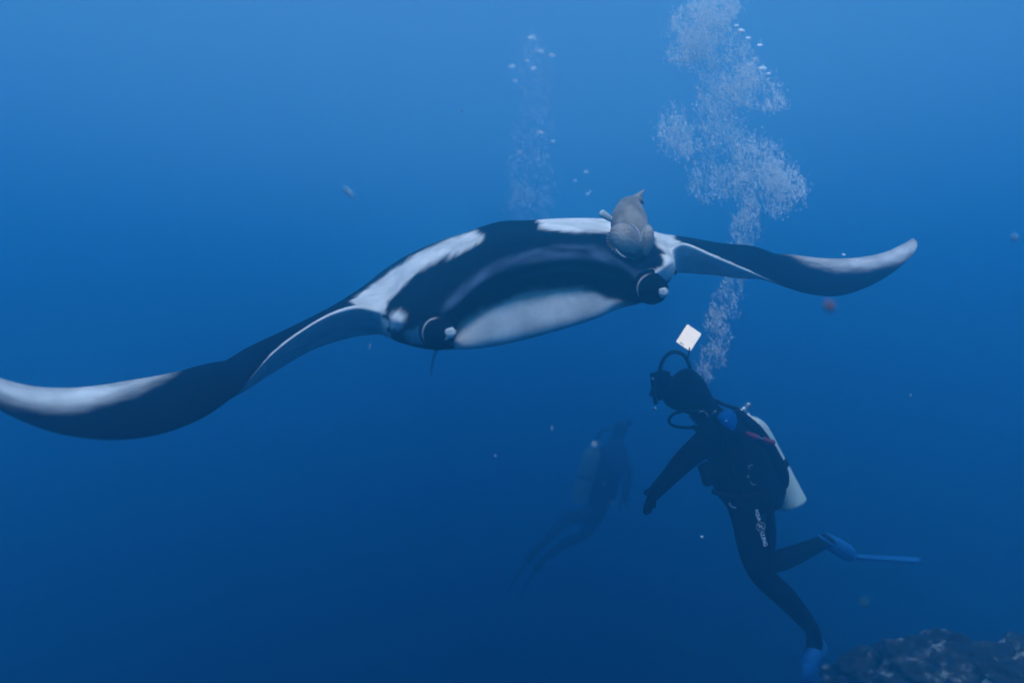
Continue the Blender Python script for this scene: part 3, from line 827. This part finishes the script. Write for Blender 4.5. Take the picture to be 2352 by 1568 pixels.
# the second diver, farther off
d2 = empty('person', P(1385, 1170, 8.4))
tag(d2, 'distant scuba diver almost lost in the blue, pale tank on the back', 'person')
D2 = 8.4; K = {}
K['pelvis'] = (P(1372, 1165, D2), (.16, .14)); K['waist'] = (P(1384, 1120, D2), (.15, .13)); K['chest'] = (P(1400, 1062, D2), (.18, .15)); K['upper'] = (P(1412, 1025, D2), (.14, .12))
K['neck'] = (P(1420, 1000, D2), .075); K['head1'] = (P(1424, 985, D2), .115); K['head2'] = (P(1430, 966, D2), .115)
K['sh_n'] = (P(1424, 1030, D2 - .16), .08); K['el_n'] = (P(1440, 1085, D2 - .25), .06); K['wr_n'] = (P(1432, 1135, D2 - .35), .04)
K['sh_f'] = (P(1420, 1028, D2 + .18), .08); K['el_f'] = (P(1445, 1080, D2 + .25), .06); K['wr_f'] = (P(1440, 1130, D2 + .3), .04)
K['hip_n'] = (P(1366, 1178, D2 - .09), .12); K['kn_n'] = (P(1300, 1192, D2 - .05), .08); K['calf_n'] = (P(1268, 1226, D2), .075); K['an_n'] = (P(1232, 1262, D2 + .02), .05); K['toe_n'] = (P(1214, 1282, D2 + .02), .045)
K['hip_f'] = (P(1372, 1180, D2 + .09), .12); K['kn_f'] = (P(1338, 1232, D2 + .08), .08); K['calf_f'] = (P(1296, 1248, D2 + .1), .075); K['an_f'] = (P(1250, 1282, D2 + .12), .05); K['toe_f'] = (P(1232, 1306, D2 + .12), .045)
E2 = [('pelvis', 'waist'), ('waist', 'chest'), ('chest', 'upper'), ('upper', 'neck'), ('neck', 'head1'), ('head1', 'head2'), ('upper', 'sh_n'), ('sh_n', 'el_n'), ('el_n', 'wr_n'), ('upper', 'sh_f'), ('sh_f', 'el_f'), ('el_f', 'wr_f')]
for s in 'nf': E2 += [('pelvis', 'hip_' + s), ('hip_' + s, 'kn_' + s), ('kn_' + s, 'calf_' + s), ('calf_' + s, 'an_' + s), ('an_' + s, 'toe_' + s)]
hand(K, E2, 'wr_n', P(1426, 1152, D2 - .38), Vector((.2, 1, 0)), Vector((1, 0, .2)), 'hn_'); hand(K, E2, 'wr_f', P(1438, 1148, D2 + .32), Vector((.2, 1, 0)), Vector((1, 0, .2)), 'hf_')
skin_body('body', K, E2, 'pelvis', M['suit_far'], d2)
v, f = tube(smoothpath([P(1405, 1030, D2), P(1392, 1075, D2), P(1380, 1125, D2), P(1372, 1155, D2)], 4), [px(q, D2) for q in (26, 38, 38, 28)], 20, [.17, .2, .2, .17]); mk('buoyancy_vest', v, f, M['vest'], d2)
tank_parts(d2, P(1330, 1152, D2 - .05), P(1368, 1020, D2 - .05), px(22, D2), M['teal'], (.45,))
v, f = ellipsoid(P(1365, 1022, D2 - .12), Vector((.045, 0, 0)), Vector((0, .035, 0)), Vector((0, 0, .042)), 16, 10, .3, 4); mk('first_stage', v, f, M['alu'], d2)
h2 = P(1430, 968, D2); v, f = rbox(h2 + Vector((.08, -.03, .0)), Vector((.03, 0, 0)), Vector((0, .08, 0)), Vector((0, 0, .05)), .35); mk('mask', v, f, M['rubber'], d2)
v, f = tube(smoothpath([P(1368, 1012, D2), P(1382, 990, D2 - .1), P(1405, 985, D2 - .12), P(1440, 990, D2 - .1)], 5), .016, 10); mk('regulator_hose', v, f, M['rubber'], d2)
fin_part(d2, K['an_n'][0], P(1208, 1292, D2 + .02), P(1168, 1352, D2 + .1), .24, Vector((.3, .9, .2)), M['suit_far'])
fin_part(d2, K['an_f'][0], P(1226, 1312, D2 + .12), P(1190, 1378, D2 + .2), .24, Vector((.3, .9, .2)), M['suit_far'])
for (x, y, r) in ((1405, 1153, .018), (1388, 1110, .010)):
    v, f = torus(P(x, y, D2 - .32), (0, -1, .2), r, .007, seg=16); mk('metal_ring', v, f, M['steel'], d2)

# ------------------------------------------------------------------ bubbles
def bubble_cloud(name, blobs, n, depth, dspread, rmin, rmax, label, ncell, thr):
    base = bmesh.new(); bmesh.ops.create_icosphere(base, subdivisions=1, radius=1)
    bv = np.array([v.co[:] for v in base.verts]); base.verts.index_update()
    bf = np.array([[v.index for v in f.verts] for f in base.faces]); base.free()
    wts = np.array([b_[5] for b_ in blobs], float); wts /= wts.sum(); pts = []
    while len(pts) < n:
        b_ = blobs[RNG.choice(len(blobs), p=wts)]
        a, r = RNG.uniform(0, 2 * math.pi), RNG.uniform(0, 1) ** .55
        r *= 1 if RNG.uniform() < .8 else RNG.uniform(1, 1.45)
        ca, sa = math.cos(b_[4]), math.sin(b_[4]); ex, ey = r * math.cos(a) * b_[2], r * math.sin(a) * b_[3]
        x, y = b_[0] + ex * ca - ey * sa, b_[1] + ex * sa + ey * ca
        g = noise.fractal(Vector((x / ncell, y / (ncell * 1.6), 5)), .8, 2.1, 4) * .7 + .45 * noise.noise(Vector((x / 8.0, y / 18.0, 2)))
        if g < thr + RNG.uniform(-.5, .5): continue
        d = depth + dspread * RNG.normal() * .5
        # a short wisp of bubbles climbing along a slanted line
        m_ = int(RNG.integers(2, 14)); sl = RNG.normal() * .35 - .12; ln = RNG.uniform(4, 26); big = RNG.uniform() ** 4
        for q in range(m_):
            u = RNG.uniform(-.5, .5)
            rr = rmin + (rmax - rmin) * min(1, RNG.uniform() ** 3 * .7 + .5 * big)
            pts.append((P(x + u * ln * -sl + RNG.normal() * 1.2, y + u * ln, d + RNG.normal() * .01), rr))
    pts = pts[:n]
    pts_ = np.array([p[:] for p, _ in pts]); rad = np.array([r for _, r in pts])
    # bubbles squashed flat and tilted towards sun and camera to look brighter
    ax = np.stack([RNG.normal(0, .3, n), RNG.normal(-.85, .25, n), RNG.normal(.50, .25, n)], 1); ax /= np.linalg.norm(ax, axis=1)[:, None]
    t1 = np.cross(ax, RNG.normal(size=(n, 3))); t1 /= np.linalg.norm(t1, axis=1)[:, None]; t2 = np.cross(ax, t1)
    sq = np.stack([rad * RNG.uniform(.9, 1.5, n), rad * RNG.uniform(.8, 1.2, n), rad * RNG.uniform(.25, .45, n)], 1)
    VV = pts_[:, None, :] + sum((bv[None, :, q] * sq[:, None, q])[:, :, None] * B_[:, None, :] for q, B_ in enumerate((t1, t2, ax)))
    VV = VV.reshape(-1, 3); FF = (bf[None] + (np.arange(n) * len(bv))[:, None, None]).reshape(-1, 3)
    c = pts_.mean(0); me = bpy.data.meshes.new(name)
    me.vertices.add(len(VV)); me.vertices.foreach_set('co', (VV - c).ravel())
    me.loops.add(FF.size); me.loops.foreach_set('vertex_index', FF.ravel().astype(np.int32))
    me.polygons.add(len(FF)); me.polygons.foreach_set('loop_start', np.arange(0, FF.size, 3, dtype=np.int32)); me.polygons.foreach_set('loop_total', np.full(len(FF), 3, np.int32))
    me.polygons.foreach_set('use_smooth', np.ones(len(FF), bool)); me.update(calc_edges=True); me.validate()
    me.materials.append(M['bubble']); o = bpy.data.objects.new(name, me); COL.objects.link(o); o.location = c
    return tag(o, label, 'bubbles', None, 'stuff')


BIG = [  # x, y, rx, ry, tilt, weight
    (1640, 10, 60, 48, 0, 12), (1610, 60, 70, 50, .2, 12), (1590, 110, 62, 36, -.3, 7), (1660, 140, 95, 62, .4, 14), (1720, 200, 75, 48, .1, 8),
    (1760, 235, 45, 22, 0, 4), (1650, 215, 60, 45, 0, 6), (1610, 290, 95, 55, -.2, 11), (1560, 300, 50, 70, 0, 4), (1660, 345, 105, 60, .3, 12), (1740, 370, 80, 55, .5, 9),
    (1800, 415, 55, 42, .7, 9), (1720, 420, 90, 42, 0, 6), (1640, 420, 60, 45, 0, 4), (1790, 470, 30, 25, -.5, 2),
    (1722, 478, 22, 28, 0, 3), (1712, 525, 34, 40, .1, 4), (1700, 580, 28, 40, .1, 3)]
LOW = [(1690, 625, 22, 26, 0, 3), (1682, 660, 26, 30, .1, 4), (1662, 705, 32, 40, .2, 7), (1640, 740, 20, 22, 0, 3), (1652, 775, 28, 34, .2, 5), (1640, 815, 30, 28, .2, 5),
       (1618, 850, 22, 24, .2, 4), (1618, 905, 6, 26, 0.05, 4)]
bubble_cloud('bubble_plume', BIG, 84000, 4.05, .24, .0008, .0048, 'broad white plume of exhaled bubbles rising above the right wing', 60.0, -.12)
bubble_cloud('bubble_plume', LOW, 7500, 4.02, .07, .0010, .0046, 'wispy column of bubbles rising from the near diver\'s head', 22.0, .08)
FAR = [(1222, 470, 50, 50, 0, 4), (1218, 400, 52, 70, 0, 5), (1225, 310, 52, 70, 0, 3), (1228, 220, 45, 60, 0, 3), (1232, 150, 42, 45, 0, 2), (1225, 100, 25, 30, 0, 1)]
bubble_cloud('bubble_plume', FAR, 9000, 5.2, .25, .0009, .0032, 'faint misty bubble column behind the middle of the manta', 60.0, -.3)

BUB = [(1222, 88, 4.9, 11), (1176, 154, 4.9, 9), (1268, 128, 4.9, 8), (1240, 118, 4.9, 9), (1183, 186, 4.9, 6), (1210, 140, 4.9, 6), (1226, 158, 4.9, 8), (1240, 305, 4.9, 8), (1270, 325, 4.9, 5),
       (1346, 395, 5.2, 6), (1321, 415, 5.2, 4), (1350, 446, 5.2, 5), (1356, 440, 5.2, 3),
       (1701, 72, 4.1, 9), (1718, 88, 4.1, 6), (1745, 105, 4.1, 7), (1752, 158, 4.1, 9), (1720, 150, 4.1, 5), (1692, 60, 4.1, 6), (1765, 170, 4.1, 5), (1938, 585, 3.9, 4)]
BLAB = [('largest topmost bubble of the faint column above the manta', 'c'), ('leftmost pale bubble of the faint column', 'c'), ('rightmost bubble near the top of the faint column', 'c'),
        ('pale bubble just below and right of the topmost bubble in the faint column', 'c'), ('lowest small bubble of the upper left cluster in the faint column', 'c'), ('small bubble in the middle of the upper cluster, left of its brightest pair', 'c'),
        ('pale bubble in the middle of the upper cluster of the faint column', 'c'), ('larger of two bubbles halfway down the faint column', 'c'), ('smaller right hand bubble halfway down the faint column', 'c'),
        ('upper right bubble of the small group left above the grey fish', 'f'), ('leftmost tiny bubble of the small group left above the grey fish', 'f'), ('lowest bubble of the small group left above the grey fish', 'f'), ('tiny bubble touching the lowest one left above the grey fish', 'f'),
        ('large loose bubble right of the plume head', 'p'), ('small bubble just below right of the large loose one', 'p'), ('loose bubble farthest right beside the plume head', 'p'), ('biggest bubble at the right flank of the upper plume', 'p'),
        ('small bubble inside the right flank of the upper plume', 'p'), ('uppermost loose bubble right of the plume head', 'p'), ('lowest loose bubble on the right flank of the upper plume', 'p'), ('lone tiny bubble just above the right wing', 'w')]
BGRP = {'c': 'bubbles of the far column', 'f': 'bubbles beside the fish', 'p': 'loose bubbles of the broad plume', 'w': None}
BLAB = [(a, BGRP[g_]) for a, g_ in BLAB]
for k, (x, y, d, r) in enumerate(BUB):
    R = px(r, d); c = P(x, y, d); bm = bmesh.new(); bmesh.ops.create_icosphere(bm, subdivisions=3, radius=1)
    for v_ in bm.verts:   # flattened cap with a wobbling rim, tilted up and forward to look brighter
        q = v_.co.copy(); f_ = 1 + .28 * noise.noise(q * 1.6 + Vector((k * 3.3, 0, 0)))
        z = q.z * (.75 if q.z > 0 else .35); v_.co = Matrix.Rotation(.75, 3, 'X') @ Vector((q.x * f_, q.y * f_, z * f_ * .7)) * R
    bm.verts.index_update(); VV = [v_.co + c for v_ in bm.verts]; FF = [tuple(v_.index for v_ in f_.verts) for f_ in bm.faces]; bm.free()
    lab, grp = BLAB[k]
    tag(mk('bubble', VV, FF, M['bubble_soft'] if x < 1400 else M['bubble'], loc=c), lab, 'bubble', grp)

# ------------------------------------------------------------------ drifting specks
SP = [(802, 442, 1.5, (17, 5), .75, 'speck', 'pale streak of drifting matter above the left wing'),
      (1905, 703, 1.1, (13, 9), .75, 'pink', 'blurred pinkish speck drifting below the right wing'),
      (2330, 546, 1.4, (5, 7), 0, 'speck', 'pale speck drifting at the right edge of the picture'),
      (1268, 984, 2.0, (2.2, 6), 0, 'speck', 'tiny upright pale speck left of the far diver'),
      (1138, 1047, 2.0, (3, 2), .5, 'speck', 'tiny pale speck in the open blue below the manta'),
      (849, 797, 2.2, (2, 7), .2, 'speck', 'thin pale sliver drifting just under the left wing root'),
      (1504, 938, 3.0, (4, 4), 0, 'speck', 'small pale speck beside the near diver\'s snorkel'),
      (1612, 1233, 2.6, (4, 4), 0, 'speck', 'small pale speck left of the near diver\'s thighs'),
      (1985, 1382, 1.2, (9, 7), 0, 'dim', 'dim soft speck above the reef, below the kicked back fin'),
      (1062, 255, 2.2, (3, 2), .4, 'speck', 'tiny speck in the bright water left of the far bubbles'),
      (2092, 908, 2.2, (3, 2), .4, 'speck', 'tiny speck in the empty blue right of the near diver')]
for x, y, d, (a, b_), ang, mt, lab in SP:
    c = P(x, y, d); ca, sa = math.cos(ang), -math.sin(ang)
    v, f = ellipsoid(c, Vector((ca, 0, sa)) * px(a, d), Vector((0, 1, 0)) * px(min(a, b_), d), Vector((-sa, 0, ca)) * px(b_, d), 14, 10, .5, x * .1)
    tag(mk('drifting_speck', v, f, M[mt], loc=c), lab, 'plankton', 'drifting specks')

# fine matter hanging in the water, far too much to count
bm = bmesh.new(); bmesh.ops.create_icosphere(bm, subdivisions=1, radius=1)
bv = [v_.co.copy() for v_ in bm.verts]; bm.verts.index_update(); bf = [tuple(v_.index for v_ in f_.verts) for f_ in bm.faces]; bm.free()
V, F = [], []
for k in range(220):
    d = random.uniform(1.2, 6.5); c = P(random.uniform(-100, 2450), random.uniform(-80, 1650), d)
    rr = random.uniform(.0005, .0016) * (.6 + .25 * d); b0 = len(V); st = random.uniform(.6, 1.8)
    V += [c + Vector((v_.x, v_.y, v_.z * st)) * rr for v_ in bv]; F += [tuple(i + b0 for i in q) for q in bf]
tag(mk('marine_snow', V, F, M['speck'], loc=P(1176, 784, 3.5)), 'fine pale specks hanging throughout the water', 'plankton', None, 'stuff')
